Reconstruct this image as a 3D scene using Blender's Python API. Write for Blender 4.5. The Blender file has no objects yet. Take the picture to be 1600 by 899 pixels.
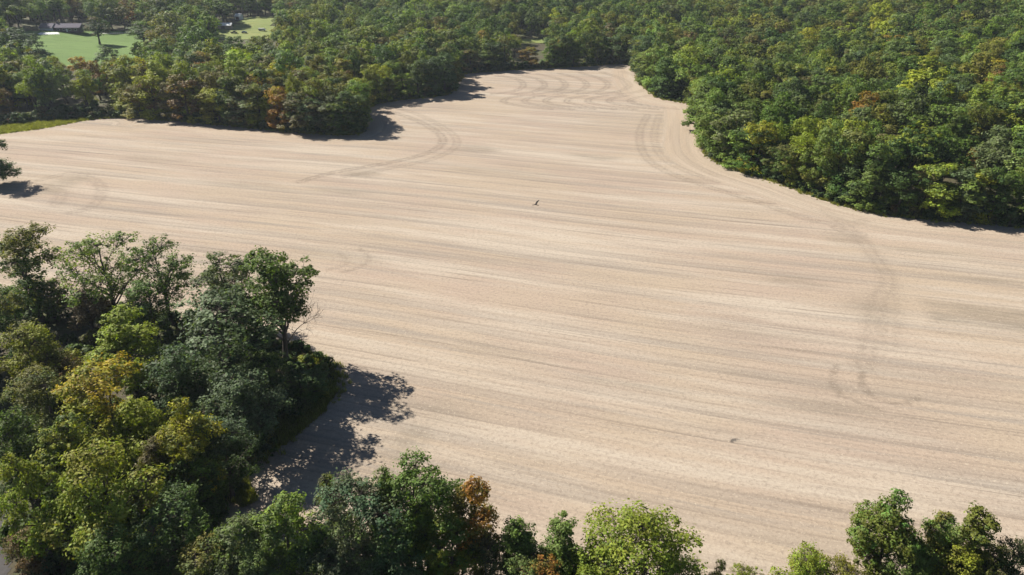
import bpy, bmesh, math
import numpy as np
from mathutils import Vector

# ------------------------------------------------------------------ camera, sky, sun, exposure
sc = bpy.context.scene
COL = sc.collection
H_CAM, PITCH, FPX = 80.0, math.radians(25.6), 1142.0          # metres, downward tilt, focal length in photo pixels
cam_d = bpy.data.cameras.new('camera'); cam = bpy.data.objects.new('camera', cam_d); COL.objects.link(cam)
cam.location = (0, 0, H_CAM); cam.rotation_euler = (math.radians(90) - PITCH, 0, 0)
cam_d.sensor_width = 36.0; cam_d.lens = 36.0 * FPX / 1600.0; cam_d.clip_start = 1.0; cam_d.clip_end = 20000
sc.camera = cam

SUN_EL = math.radians(41.7)
SHX, SHY = 0.853, -0.522                                       # direction shadows fall on the ground
w = bpy.data.worlds.new('World'); sc.world = w; w.use_nodes = True
nt = w.node_tree; bg = nt.nodes['Background']
sky = nt.nodes.new('ShaderNodeTexSky'); sky.sky_type = 'NISHITA'; sky.sun_disc = False
sky.sun_elevation = SUN_EL; sky.sun_rotation = math.atan2(-SHX, -SHY)
sky.altitude = 200; sky.air_density = 0.65; sky.dust_density = 0.2
nt.links.new(sky.outputs[0], bg.inputs[0]); bg.inputs[1].default_value = 0.05
sd = bpy.data.lights.new('sun', 'SUN'); sd.energy = 5.0; sd.angle = math.radians(0.53); sd.color = (1.0, 0.94, 0.86)
sun = bpy.data.objects.new('sun', sd); COL.objects.link(sun)
ldir = Vector((SHX * math.cos(SUN_EL), SHY * math.cos(SUN_EL), -math.sin(SUN_EL)))
sun.rotation_euler = ldir.to_track_quat('-Z', 'Y').to_euler(); sun.location = (-150, 200, 300)
vs = sc.view_settings
vs.view_transform = 'Standard'; vs.look = 'None'; vs.gamma = 1.0; vs.use_curve_mapping = False; vs.exposure = 1.12
cy = sc.cycles
cy.max_bounces = 6; cy.diffuse_bounces = 3; cy.glossy_bounces = 2; cy.transmission_bounces = 3; cy.transparent_max_bounces = 6
cy.use_denoising = True; cy.denoiser = 'OPENIMAGEDENOISE'; cy.denoising_input_passes = 'RGB_ALBEDO_NORMAL'; cy.denoising_prefilter = 'ACCURATE'

# ------------------------------------------------------------------ geometry helpers
CP, SP = math.cos(PITCH), math.sin(PITCH)
def ray(px, py):
    a, b = (px - 800) / FPX, -(py - 449.5) / FPX
    return np.array([a, CP + b * SP, -SP + b * CP])
def at(px, py, z=0.0):
    d = ray(px, py); t = (z - H_CAM) / d[2]
    return np.array([d[0] * t, d[1] * t, z])
def proj(x, y, z):
    zc = y * CP - (z - H_CAM) * SP
    yc = y * SP + (z - H_CAM) * CP
    return 800 + FPX * x / zc, 449.5 - FPX * yc / zc, zc
def smooth(e0, e1, x):
    t = np.clip((x - e0) / (e1 - e0), 0, 1); return t * t * (3 - 2 * t)
def link(o): COL.objects.link(o); return o
def mesh_from(name, V, F, mat=None, attrs=None, smooth_shade=False):
    V = np.asarray(V, np.float32); me = bpy.data.meshes.new(name)
    if isinstance(F, np.ndarray):
        n, k = F.shape
        me.vertices.add(len(V)); me.vertices.foreach_set('co', V.ravel())
        me.loops.add(n * k); me.loops.foreach_set('vertex_index', F.astype(np.int32).ravel())
        me.polygons.add(n); me.polygons.foreach_set('loop_start', np.arange(0, n * k, k, dtype=np.int32))
        me.update(calc_edges=True)
    else:
        me.from_pydata(V.tolist(), [], F)
    if smooth_shade: me.polygons.foreach_set('use_smooth', np.ones(len(me.polygons), bool))
    for k, (dom, arr) in (attrs or {}).items():
        a = me.attributes.new(k, 'FLOAT', dom); a.data.foreach_set('value', np.asarray(arr, np.float32))
    if mat is not None: me.materials.append(mat)
    return me
def obj(name, me, parent=None, **props):
    o = link(bpy.data.objects.new(name, me)); o.parent = parent
    for k, v in props.items(): o[k] = v
    return o
def empty(name, loc, rz=0.0, **props):
    o = link(bpy.data.objects.new(name, None)); o.location = loc; o.rotation_euler = (0, 0, rz)
    for k, v in props.items(): o[k] = v
    return o
def dist_polyline(P, Q, closed=True):
    """distance from points P to the polyline Q and arc length at the nearest point"""
    P = np.asarray(P, float); best = np.full(len(P), 1e9); arc = np.zeros(len(P)); s = 0.0
    n = len(Q)
    for i in range(n if closed else n - 1):
        a, b = Q[i], Q[(i + 1) % n]; ab = b - a; L = math.hypot(*ab)
        t = np.clip(((P - a) @ ab) / (L * L + 1e-9), 0, 1)
        d = np.hypot(*(P - a - t[:, None] * ab).T)
        m = d < best; best[m] = d[m]; arc[m] = s + t[m] * L; s += L
    return best, arc
def inside(P, Q):
    P = np.asarray(P, float); x, y = P[:, 0], P[:, 1]; r = np.zeros(len(P), bool); n = len(Q); j = n - 1
    for i in range(n):
        xi, yi = Q[i]; xj, yj = Q[j]
        if yi != yj:
            r ^= ((yi > y) != (yj > y)) & (x < (xj - xi) * (y - yi) / (yj - yi) + xi)
        j = i
    return r
def catmull(Q, k=6):
    Q = np.asarray(Q, float); out = []
    for i in range(len(Q) - 1):
        p0, p1, p2, p3 = Q[max(i - 1, 0)], Q[i], Q[i + 1], Q[min(i + 2, len(Q) - 1)]
        for j in range(k):
            t = j / k
            out.append(0.5 * (2 * p1 + (p2 - p0) * t + (2 * p0 - 5 * p1 + 4 * p2 - p3) * t * t + (3 * p1 - p0 - 3 * p2 + p3) * t ** 3))
    out.append(Q[-1]); return np.array(out)

# ------------------------------------------------------------------ field outline (read off the photo, laid on the ground)
far_px = [(-260, 232), (-120, 220), (-30, 213), (60, 201.5), (130, 188.5), (200, 184), (280, 190), (380, 199), (450, 206), (520, 211), (556, 210), (571, 198),
          (566, 180), (576, 166), (620, 157.5), (680, 151), (706, 144), (712, 130), (722, 117), (800, 110), (900, 105), (984, 101), (1001, 128),
          (1030, 153), (1080, 164), (1093, 185), (1098, 225), (1110, 246), (1150, 266), (1220, 288), (1270, 306), (1330, 325), (1400, 338),
          (1500, 347), (1600, 356), (1760, 372), (1960, 400)]
FAR = np.array([at(*p)[:2] for p in far_px])
near_px = [(300, 935), (332, 815), (372, 748), (438, 694), (496, 644), (525, 605), (520, 575), (470, 552), (400, 530), (300, 506), (190, 482), (90, 478), (-40, 470), (-300, 455)]
NEAR = np.array([at(*p)[:2] for p in near_px])
FIELD = np.vstack([FAR, [[190, 150], [185, 70], [60, 69], [-20, 69]], NEAR])
FARC = catmull(FAR, 4)
FIELD_S = np.vstack([FARC, [[190, 150], [185, 70], [60, 69], [-20, 69]], catmull(NEAR, 4)])

def terrain(x, y):
    x = np.atleast_1d(np.asarray(x, float)); y = np.atleast_1d(np.asarray(y, float))
    P = np.stack([x, y], 1); d, _ = dist_polyline(P, FIELD); d[inside(P, FIELD)] = 0
    d *= smooth(180, 330, y)
    hills = 5.5 * np.sin(x * .0121 + y * .0049 + .7) * np.sin(y * .0143 - x * .0031 + 1.1) + 3.0 * np.sin(x * .027 - y * .011) * np.sin(y * .031 + 2)
    right = smooth(40, 330, x)
    return 13.0 * smooth(60, 300, d) + (hills + 4.0 * right) * smooth(50, 260, d)
def tz(x, y): return float(terrain(x, y)[0])
def on_terrain(px, py):
    d = ray(px, py); t = 150.0
    for _ in range(4000):
        p = np.array([0, 0, H_CAM]) + d * t
        if p[2] <= tz(p[0], p[1]): break
        t += 1.5
    return np.array([p[0], p[1], tz(p[0], p[1])])

# ------------------------------------------------------------------ materials
def new_mat(name):
    m = bpy.data.materials.new(name); m.use_nodes = True; n = m.node_tree.nodes; b = n['Principled BSDF']
    b.inputs['Roughness'].default_value = .9; b.inputs['Specular IOR Level'].default_value = .15
    return m, m.node_tree, b
def N(t, kind, **kw):
    n = t.nodes.new(kind)
    for k, v in kw.items(): setattr(n, k, v)
    return n
def mixc(t, fac, a, b, blend='MIX'):
    m = N(t, 'ShaderNodeMix', data_type='RGBA', blend_type=blend)
    for s, v in ((m.inputs[0], fac), (m.inputs[6], a), (m.inputs[7], b)):
        if hasattr(v, 'links'): t.links.new(v, s)
        else: s.default_value = v if not isinstance(v, tuple) else (*v, 1)[:4]
    return m.outputs[2]
def mathn(t, op, a, b=0.0, c=0.0, clamp=False):
    m = N(t, 'ShaderNodeMath', operation=op, use_clamp=clamp)
    for s, v in zip(m.inputs, (a, b, c)):
        if hasattr(v, 'links'): t.links.new(v, s)
        else: s.default_value = v
    return m.outputs[0]
def ramp(t, v, lo, hi, a=0.0, b=1.0):
    m = N(t, 'ShaderNodeMapRange', interpolation_type='SMOOTHSTEP'); t.links.new(v, m.inputs[0])
    for i, q in enumerate((lo, hi, a, b)): m.inputs[i + 1].default_value = q
    return m.outputs[0]
def noise(t, vec, scale, detail=2.0, rough=.5, dim='3D', wv=None):
    n = N(t, 'ShaderNodeTexNoise', noise_dimensions=dim); n.inputs['Scale'].default_value = scale
    n.inputs['Detail'].default_value = detail; n.inputs['Roughness'].default_value = rough
    if vec is not None: t.links.new(vec, n.inputs['Vector'])
    if wv is not None: t.links.new(wv, n.inputs['W'])
    return n.outputs[0]
def attr(t, name, kind='GEOMETRY'):
    a = N(t, 'ShaderNodeAttribute', attribute_name=name, attribute_type=kind); return a
def stretch(t, vec, sx, sy, sz=1.0, rz=0.0):
    m = N(t, 'ShaderNodeMapping'); t.links.new(vec, m.inputs[0]); m.inputs['Rotation'].default_value = (0, 0, rz)
    m.inputs['Scale'].default_value = (sx, sy, sz); return m.outputs[0]
def plain(name, col, rough=.8, var=.12, scale=.6):
    m, t, b = new_mat(name); b.inputs['Roughness'].default_value = rough
    g = N(t, 'ShaderNodeNewGeometry').outputs['Position']
    c = mixc(t, noise(t, g, scale, 4), tuple(x * (1 - var) for x in col), tuple(x * (1 + var) for x in col))
    t.links.new(c, b.inputs['Base Color']); return m

def leaf_material():
    m, t, b = new_mat('foliage')
    t1 = attr(t, 'tint', 'INSTANCER').outputs['Color']; t2 = attr(t, 'tint2', 'INSTANCER').outputs['Color']
    lv = attr(t, 'lv').outputs['Fac']; cv = attr(t, 'cv').outputs['Fac']
    oc = N(t, 'ShaderNodeTexCoord').outputs['Object']; oi = N(t, 'ShaderNodeObjectInfo').outputs['Random']
    n = noise(t, oc, .22, 1.5, .5, '4D', mathn(t, 'MULTIPLY', oi, 40.0))
    hgt = N(t, 'ShaderNodeSeparateXYZ'); t.links.new(oc, hgt.inputs[0])
    f = mathn(t, 'ADD', n, mathn(t, 'MULTIPLY', mathn(t, 'SUBTRACT', cv, .5), .35))
    f = mathn(t, 'ADD', f, mathn(t, 'MULTIPLY', mathn(t, 'SUBTRACT', hgt.outputs[2], 11.0), .02))
    c = mixc(t, ramp(t, f, .46, .70), t1, t2)
    hs = N(t, 'ShaderNodeHueSaturation'); t.links.new(c, hs.inputs['Color'])
    t.links.new(mathn(t, 'ADD', mathn(t, 'MULTIPLY', lv, .030), .485), hs.inputs['Hue'])
    v = mathn(t, 'ADD', mathn(t, 'MULTIPLY', lv, .55), .50)
    v = mathn(t, 'MULTIPLY', v, mathn(t, 'ADD', mathn(t, 'MULTIPLY', cv, .5), .75))
    t.links.new(v, hs.inputs['Value']); c = hs.outputs[0]
    t.links.new(c, b.inputs['Base Color']); b.inputs['Roughness'].default_value = .62; b.inputs['Specular IOR Level'].default_value = .18
    tr = N(t, 'ShaderNodeBsdfTranslucent'); t.links.new(mixc(t, 1.0, c, (1.25, 1.3, .60), 'MULTIPLY'), tr.inputs[0])
    mx = N(t, 'ShaderNodeMixShader'); mx.inputs[0].default_value = .36
    t.links.new(b.outputs[0], mx.inputs[1]); t.links.new(tr.outputs[0], mx.inputs[2])
    t.links.new(mx.outputs[0], t.nodes['Material Output'].inputs[0]); return m
M_LEAF = leaf_material()
M_BARK = plain('bark', (.075, .062, .05), .95, .35, 2.5)
M_DEAD = plain('dead_wood', (.115, .085, .08), .95, .3, 2.5)

def ground_material():
    m, t, b = new_mat('woodland_floor'); g = N(t, 'ShaderNodeNewGeometry').outputs['Position']
    c = mixc(t, ramp(t, noise(t, g, .07, 5, .6), .4, .62), (.050, .042, .026), (.055, .075, .022))
    c = mixc(t, ramp(t, noise(t, g, .9, 4, .7), .35, .7), c, (.085, .072, .045))
    t.links.new(c, b.inputs['Base Color'])
    bp = N(t, 'ShaderNodeBump'); bp.inputs['Strength'].default_value = .6; bp.inputs['Distance'].default_value = .3
    t.links.new(noise(t, g, 1.3, 5, .6), bp.inputs['Height']); t.links.new(bp.outputs[0], b.inputs['Normal']); return m
def grass_material(name, a, b_, stripes=0.0):
    m, t, b = new_mat(name); g = N(t, 'ShaderNodeNewGeometry').outputs['Position']
    c = mixc(t, ramp(t, noise(t, g, .05, 5, .6), .35, .65), a, b_)
    if stripes: c = mixc(t, ramp(t, noise(t, stretch(t, g, .02, .25, 1, .1), 1.0, 3), .4, .65), c, tuple(x * .78 for x in a))
    c = mixc(t, ramp(t, noise(t, g, 1.7, 4, .7), .3, .75), c, tuple(x * 1.25 for x in b_))
    t.links.new(c, b.inputs['Base Color'])
    bp = N(t, 'ShaderNodeBump'); bp.inputs['Strength'].default_value = .5; bp.inputs['Distance'].default_value = .15
    t.links.new(noise(t, g, 2.5, 5, .6), bp.inputs['Height']); t.links.new(bp.outputs[0], b.inputs['Normal']); return m
def field_material():
    m, t, b = new_mat('harvested_stubble'); g = N(t, 'ShaderNodeNewGeometry').outputs['Position']
    u = attr(t, 'across').outputs['Fac']; s = attr(t, 'along').outputs['Fac']
    head = attr(t, 'headland').outputs['Fac']; trk = attr(t, 'track').outputs['Fac']; gry = attr(t, 'grey').outputs['Fac']
    cb = N(t, 'ShaderNodeCombineXYZ'); t.links.new(u, cb.inputs[0]); t.links.new(s, cb.inputs[1]); L = cb.outputs[0]
    straw, pale, pink, soil = (.322, .260, .190), (.368, .315, .248), (.314, .247, .190), (.160, .127, .098)
    c = mixc(t, ramp(t, noise(t, g, .022, 3, .55), .35, .65), straw, pink)
    c = mixc(t, ramp(t, noise(t, stretch(t, L, .11, .010), 1.0, 4, .6), .42, .66), c, pale)               # swaths left by the combine
    grey = (.222, .192, .158)
    sw = noise(t, stretch(t, L, .24, .0085), 1.0, 5, .68)
    c = mixc(t, mathn(t, 'MULTIPLY', ramp(t, sw, .52, .70), .80), c, grey)
    ln = noise(t, stretch(t, L, .62, .013), 1.0, 3, .6)
    patch = ramp(t, noise(t, stretch(t, L, .05, .018), 1.0, 2), .42, .62)
    c = mixc(t, mathn(t, 'MULTIPLY', mathn(t, 'MULTIPLY', ramp(t, ln, .56, .70), patch), .75), c, soil)      # wheel lines
    lowf = noise(t, stretch(t, L, .03, .006), 1.0, 2)
    def saw(period, seed): return mathn(t, 'FRACT', mathn(t, 'ADD', mathn(t, 'DIVIDE', u, period), mathn(t, 'MULTIPLY_ADD', lowf, .5, seed)))
    s1 = saw(7.6, .0); s2 = saw(3.05, .3); amp1 = ramp(t, noise(t, stretch(t, L, .06, .012), 1.0, 3), .38, .62); amp2 = ramp(t, noise(t, stretch(t, L, .1, .02), 1.0, 3), .45, .65)
    c = mixc(t, mathn(t, 'MULTIPLY', ramp(t, s1, .0, .9, .5, 0.0), amp1), c, grey)                              # each pass leaves its chaff to one side
    c = mixc(t, mathn(t, 'MULTIPLY', ramp(t, s1, .02, .15, .5, 0.0), amp2), c, soil)                             # wheel line between passes
    c = mixc(t, mathn(t, 'MULTIPLY', ramp(t, s2, .04, .28, .35, 0.0), amp1), c, soil)
    rows = noise(t, stretch(t, L, 1.9, .06), 1.0, 3, .6)
    c = mixc(t, mathn(t, 'MULTIPLY', ramp(t, rows, .45, .72), .30), c, soil)                                # drill rows
    c = mixc(t, mathn(t, 'MULTIPLY', gry, ramp(t, noise(t, stretch(t, L, .5, .06), 1.0, 4, .65), .3, .65, .12, .8)), c, (.135, .118, .090))
    c = mixc(t, mathn(t, 'MULTIPLY', trk, ramp(t, noise(t, g, .55, 4, .7), .34, .62, .15, 1.0)), c, (.120, .096, .074))
    c = mixc(t, mathn(t, 'MULTIPLY', head, .35), c, (.335, .268, .196))
    gr = noise(t, g, 1.25, 5, .8)
    c = mixc(t, mathn(t, 'MULTIPLY', ramp(t, gr, .46, .66), .50), c, soil)
    c = mixc(t, mathn(t, 'MULTIPLY', ramp(t, noise(t, g, 1.9, 4, .75), .54, .70), .65), c, (.43, .365, .275))
    t.links.new(c, b.inputs['Base Color']); b.inputs['Roughness'].default_value = .95; b.inputs['Specular IOR Level'].default_value = .05
    bp = N(t, 'ShaderNodeBump'); bp.inputs['Strength'].default_value = .55; bp.inputs['Distance'].default_value = .12
    hgt = mathn(t, 'ADD', gr, mathn(t, 'MULTIPLY', rows, .6))
    t.links.new(hgt, bp.inputs['Height']); t.links.new(bp.outputs[0], b.inputs['Normal']); return m

# ------------------------------------------------------------------ ground
def axis(lo, hi, step, far, grow=1.5):
    a = list(np.arange(lo, hi + .1, step)); s = step
    while a[-1] < far: s *= grow; a.append(a[-1] + s)
    s = step
    while a[0] > -far: s *= grow; a.insert(0, a[0] - s)
    return np.array(a)
gx, gy = axis(-700, 700, 10, 7000), axis(0, 1200, 10, 7000)
X, Y = np.meshgrid(gx, gy); Z = terrain(X.ravel(), Y.ravel())
nx, ny = len(gx), len(gy); I = np.arange(nx * ny).reshape(ny, nx)
Fq = np.stack([I[:-1, :-1], I[:-1, 1:], I[1:, 1:], I[1:, :-1]], -1).reshape(-1, 4)
obj('ground', mesh_from('ground', np.stack([X.ravel(), Y.ravel(), Z], 1), Fq, ground_material(), smooth_shade=True), kind='structure')

def build_field():
    st = 0.8; A = math.radians(-16); ca, sa = math.cos(A), math.sin(A)
    lo, hi = FIELD_S.min(0) - 5, FIELD_S.max(0) + 5
    xs, ys = np.arange(lo[0], hi[0], st), np.arange(lo[1], hi[1], st)
    X, Y = np.meshgrid(xs, ys); P = np.stack([X.ravel(), Y.ravel()], 1)
    nx, ny = len(xs), len(ys); I = np.arange(nx * ny).reshape(ny, nx)
    F = np.stack([I[:-1, :-1], I[:-1, 1:], I[1:, 1:], I[1:, :-1]], -1).reshape(-1, 4)
    C = P[F].mean(1)
    wob = .8 * np.sin(C[:, 0] * .9 + C[:, 1] * .4) + .8 * np.sin(C[:, 1] * .7 - C[:, 0] * .3)
    F = F[inside(C + wob[:, None] * .7, FIELD_S)]
    used = np.unique(F); rm = np.full(len(P), -1); rm[used] = np.arange(len(used)); P = P[used]; F = rm[F]
    # snap rim vertices onto the outline so the edge is not stepped
    across = -P[:, 0] * sa + P[:, 1] * ca; along = P[:, 0] * ca + P[:, 1] * sa
    across = across + 1.6 * np.sin(along * .017 + .6) + .7 * np.sin(along * .041 + across * .012)
    d, arc = dist_polyline(P, FARC, False)
    hm = 1 - smooth(15.5, 17.0, d)
    hm *= smooth(110, 150, arc)                          # headland only from the left wood round to the right-hand wood
    grey = np.zeros(len(P)); trk = np.zeros(len(P))
    for px, py, rx, ry, sft, s in [(1492, 490, 9, 6, .25, .75), (565, 272, 7, 4, .6, .8), (742, 234, 9, 6, .6, .6), (930, 246, 10, 4, .6, .6), (1242, 441, 8, 3, .6, .6),
                              (1358, 482, 6, 6, .7, .5), (540, 300, 14, 3, .6, .5), (240, 250, 16, 5, .7, .5), (90, 290, 6, 12, .6, .5), (1440, 392, 14, 2, .6, .6),
                              (1290, 640, 14, 3, .8, .5), (660, 640, 8, 4, .8, .4), (380, 290, 18, 3, .7, .5), (520, 400, 16, 3, .8, .35), (1250, 600, 18, 2, .8, .4),
                              (640, 690, 3, 8, .7, .45), (990, 605, 12, 1.5, .8, .5), (1480, 590, 16, 2, .8, .45), (860, 140, 12, 8, .8, .4), (1320, 372, 6, 5, .6, .6),
                              (800, 270, 22, 3, .8, .4), (1180, 520, 16, 2, .8, .35), (760, 545, 18, 2, .8, .3), (1560, 440, 14, 2, .7, .5)]:
        c = at(px, py); dx, dy = P[:, 0] - c[0], P[:, 1] - c[1]
        q = np.hypot((dx * ca + dy * sa) / rx, (-dx * sa + dy * ca) / ry)
        if sft < .3: q = np.maximum(np.abs(dx * ca + dy * sa - .35 * rx) / rx * np.where(dx > 0, .62, 1.0), np.abs(-dx * sa + dy * ca) / ry)
        grey = np.maximum(grey, s * (1 - smooth(1 - sft, 1 + sft, q)))
    curves = []
    C = lambda pts, wdt, s: curves.append((pts, wdt, s))
    C([(600, 172), (645, 186), (685, 208), (690, 226), (660, 242), (600, 256), (520, 270), (470, 284)], 2.2, .75)
    C([(612, 166), (660, 182), (705, 208), (712, 228), (680, 247), (610, 263), (540, 276)], 1.6, .5)
    C([(1012, 180), (1000, 205), (1002, 232), (1020, 256), (1060, 276), (1120, 296), (1190, 318), (1260, 342), (1310, 352)], 2.0, .6)
    C([(1030, 180), (1022, 210), (1030, 240), (1060, 262), (1120, 284)], 1.6, .45)
    C([(1075, 190), (1070, 225), (1085, 255), (1120, 275)], 1.6, .45)
    C([(1290, 330), (1330, 360), (1365, 400), (1388, 438), (1372, 470), (1362, 520), (1350, 575)], 2.6, .42)
    C([(1388, 438), (1392, 470), (1390, 540)], 3.0, .35)
    C([(1312, 345), (1330, 350), (1350, 345)], 1.4, .6); C([(1308, 356), (1320, 362), (1345, 366)], 1.4, .6)
    for o in (0, 4.5): C([(1304 + o, 572), (1298 + o, 590), (1306 + o, 612), (1330 + o, 626), (1372 + o, 640)], .55, .6)
    for o in (0, 4.5): C([(1346 + o, 578), (1344 + o, 596), (1354 + o, 614), (1376 + o, 626), (1408 + o, 630), (1432 + o, 624)], .5, .7)
    C([(560, 388), (576, 402), (566, 416), (535, 426)], .9, .5); C([(530, 396), (542, 406), (536, 416), (510, 422)], .9, .4)
    C([(62, 282), (110, 272), (150, 284), (158, 305), (140, 325), (112, 332)], 2.2, .5); C([(70, 292), (95, 300), (90, 318)], 3, .5)
    C([(40, 205), (130, 196), (220, 198), (300, 206)], 1.6, .4)
    C([(640, 690), (610, 684), (590, 690), (575, 700)], .9, .45)
    for k in range(7):
        x = 800 + 33 * k
        C([(x - 25, 118 + k * -1), (x + 8, 124), (x + 18, 134), (x + 2, 143), (x - 30, 147)], 2.4, .8)
        C([(x + 15, 150), (x - 8, 154), (x - 12, 160), (x + 15, 166), (x + 60, 171)], 2.2, .8)
    for pts, wdt, s in curves:
        Q = catmull([at(*p)[:2] for p in pts], 6); sel = np.where(((P > Q.min(0) - 5) & (P < Q.max(0) + 5)).all(1))[0]
        dd, _ = dist_polyline(P[sel], Q, False)
        if wdt > 1.3: trk[sel] = np.maximum(trk[sel], s * .42 * (1 - smooth(wdt * .6, wdt * 1.4, dd))); dd = np.abs(dd - 1.25); wdt = .75
        trk[sel] = np.maximum(trk[sel], (.85 if wdt < .7 else .78) * s * (1 - smooth(wdt * .45, wdt * 1.3, dd)))
    blend = hm
    acr = across * (1 - blend) + (d * 1.0 + 300) * blend; alg = along * (1 - blend) + arc * blend
    V = np.stack([P[:, 0], P[:, 1], np.full(len(P), .02)], 1)
    at_ = {'across': ('POINT', acr), 'along': ('POINT', alg), 'headland': ('POINT', hm), 'track': ('POINT', trk), 'grey': ('POINT', grey)}
    obj('harvested_field', mesh_from('field', V, F, field_material(), at_), kind='structure')
build_field()

def sheet(name, poly, mat, lift, step=6.0, kind='structure'):
    poly = np.asarray(poly, float); lo, hi = poly.min(0), poly.max(0)
    xs, ys = np.arange(lo[0], hi[0] + step, step), np.arange(lo[1], hi[1] + step, step)
    X, Y = np.meshgrid(xs, ys); P = np.stack([X.ravel(), Y.ravel()], 1); nx, ny = len(xs), len(ys)
    I = np.arange(nx * ny).reshape(ny, nx); F = np.stack([I[:-1, :-1], I[:-1, 1:], I[1:, 1:], I[1:, :-1]], -1).reshape(-1, 4)
    F = F[inside(P[F].mean(1), poly)]; u = np.unique(F); rm = np.full(len(P), -1); rm[u] = np.arange(len(u)); P = P[u]; F = rm[F]
    V = np.stack([P[:, 0], P[:, 1], terrain(P[:, 0], P[:, 1]) + lift], 1)
    return obj(name, mesh_from(name, V, F, mat, smooth_shade=True), kind=kind)
tp = lambda pts: np.array([on_terrain(*p)[:2] for p in pts])
M_LAWN = grass_material('mown_lawn', (.070, .130, .026), (.100, .155, .036), 1.0)
M_MEAD = grass_material('dry_meadow', (.115, .165, .042), (.17, .185, .058), 1.0)
LAWN = tp([(30, 49), (230, 49), (240, 92), (225, 104), (30, 104)]); sheet('lawn', LAWN, M_LAWN, .25, 5)
MEADOW = tp([(378, 29), (424, 26), (432, 62), (338, 62), (340, 42), (372, 40)]); sheet('meadow', MEADOW, M_MEAD, .25, 5)
GLADE = tp([(812, 61.5), (850, 62.5), (856, 68), (810, 68)]); sheet('glade', GLADE, M_MEAD, .25, 5)
VERGE = np.array([at(*p)[:2] for p in [(-200, 214), (0, 198), (60, 191), (135, 186), (135, 188.6), (60, 202.5), (-30, 214), (-200, 229)]])
M_VERGE = grass_material('verge_grass', (.24, .27, .055), (.32, .30, .08))
M_PATH = plain('pale_gravel', (.52, .50, .45), .9, .1, .8)

# ------------------------------------------------------------------ trees
def tubes(segs, sides):
    """segs: list of (polyline points, radii) -> vertices, quads"""
    VV, FF, base = [], [], 0
    an = np.arange(sides) * 2 * math.pi / sides; cs, sn = np.cos(an), np.sin(an)
    for pts, rad in segs:
        pts = np.asarray(pts, float); n = len(pts)
        tan = np.gradient(pts, axis=0); tan /= np.linalg.norm(tan, axis=1)[:, None] + 1e-9
        ref = np.array([1., 0, 0]) if abs(tan[0][0]) < .8 else np.array([0, 1., 0])
        u = np.cross(tan, ref); u /= np.linalg.norm(u, axis=1)[:, None] + 1e-9; v = np.cross(tan, u)
        ring = pts[:, None] + np.asarray(rad)[:, None, None] * (u[:, None] * cs[None, :, None] + v[:, None] * sn[None, :, None])
        VV.append(ring.reshape(-1, 3)); i = np.arange(n - 1)[:, None] * sides + np.arange(sides)[None]
        j = np.arange(n - 1)[:, None] * sides + (np.arange(sides)[None] + 1) % sides
        FF.append(np.stack([i, j, j + sides, i + sides], -1).reshape(-1, 4) + base); base += n * sides
    return np.vstack(VV), np.vstack(FF)
def bend(rng, a, b, n, wob):
    t = np.linspace(0, 1, n)[:, None]; L = np.linalg.norm(b - a); mid = rng.normal(0, wob * L, 3); mid[2] += .12 * L
    return a + (b - a) * t + mid * (4 * t * (1 - t)) * .5 + np.vstack([np.zeros(3), rng.normal(0, wob * L * .18, (n - 2, 3)), np.zeros(3)])
def leaves(rng, C, out, size, asp=.6, al=1.0):
    n = len(C); nrm = out * al + rng.normal(0, .42, (n, 3)) + [0, 0, .42]; nrm /= np.linalg.norm(nrm, axis=1)[:, None] + 1e-9
    t = np.cross(nrm, rng.normal(0, 1, (n, 3))); t /= np.linalg.norm(t, axis=1)[:, None] + 1e-9; s = np.cross(nrm, t)
    a = size * rng.uniform(.65, 1.3, n); t *= a[:, None]; s *= (a * asp)[:, None]
    V = np.stack([C - t, C + s - t * .1, C + t, C - s - t * .1], 1).reshape(-1, 3)
    return V, np.arange(n * 4).reshape(n, 4)
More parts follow.
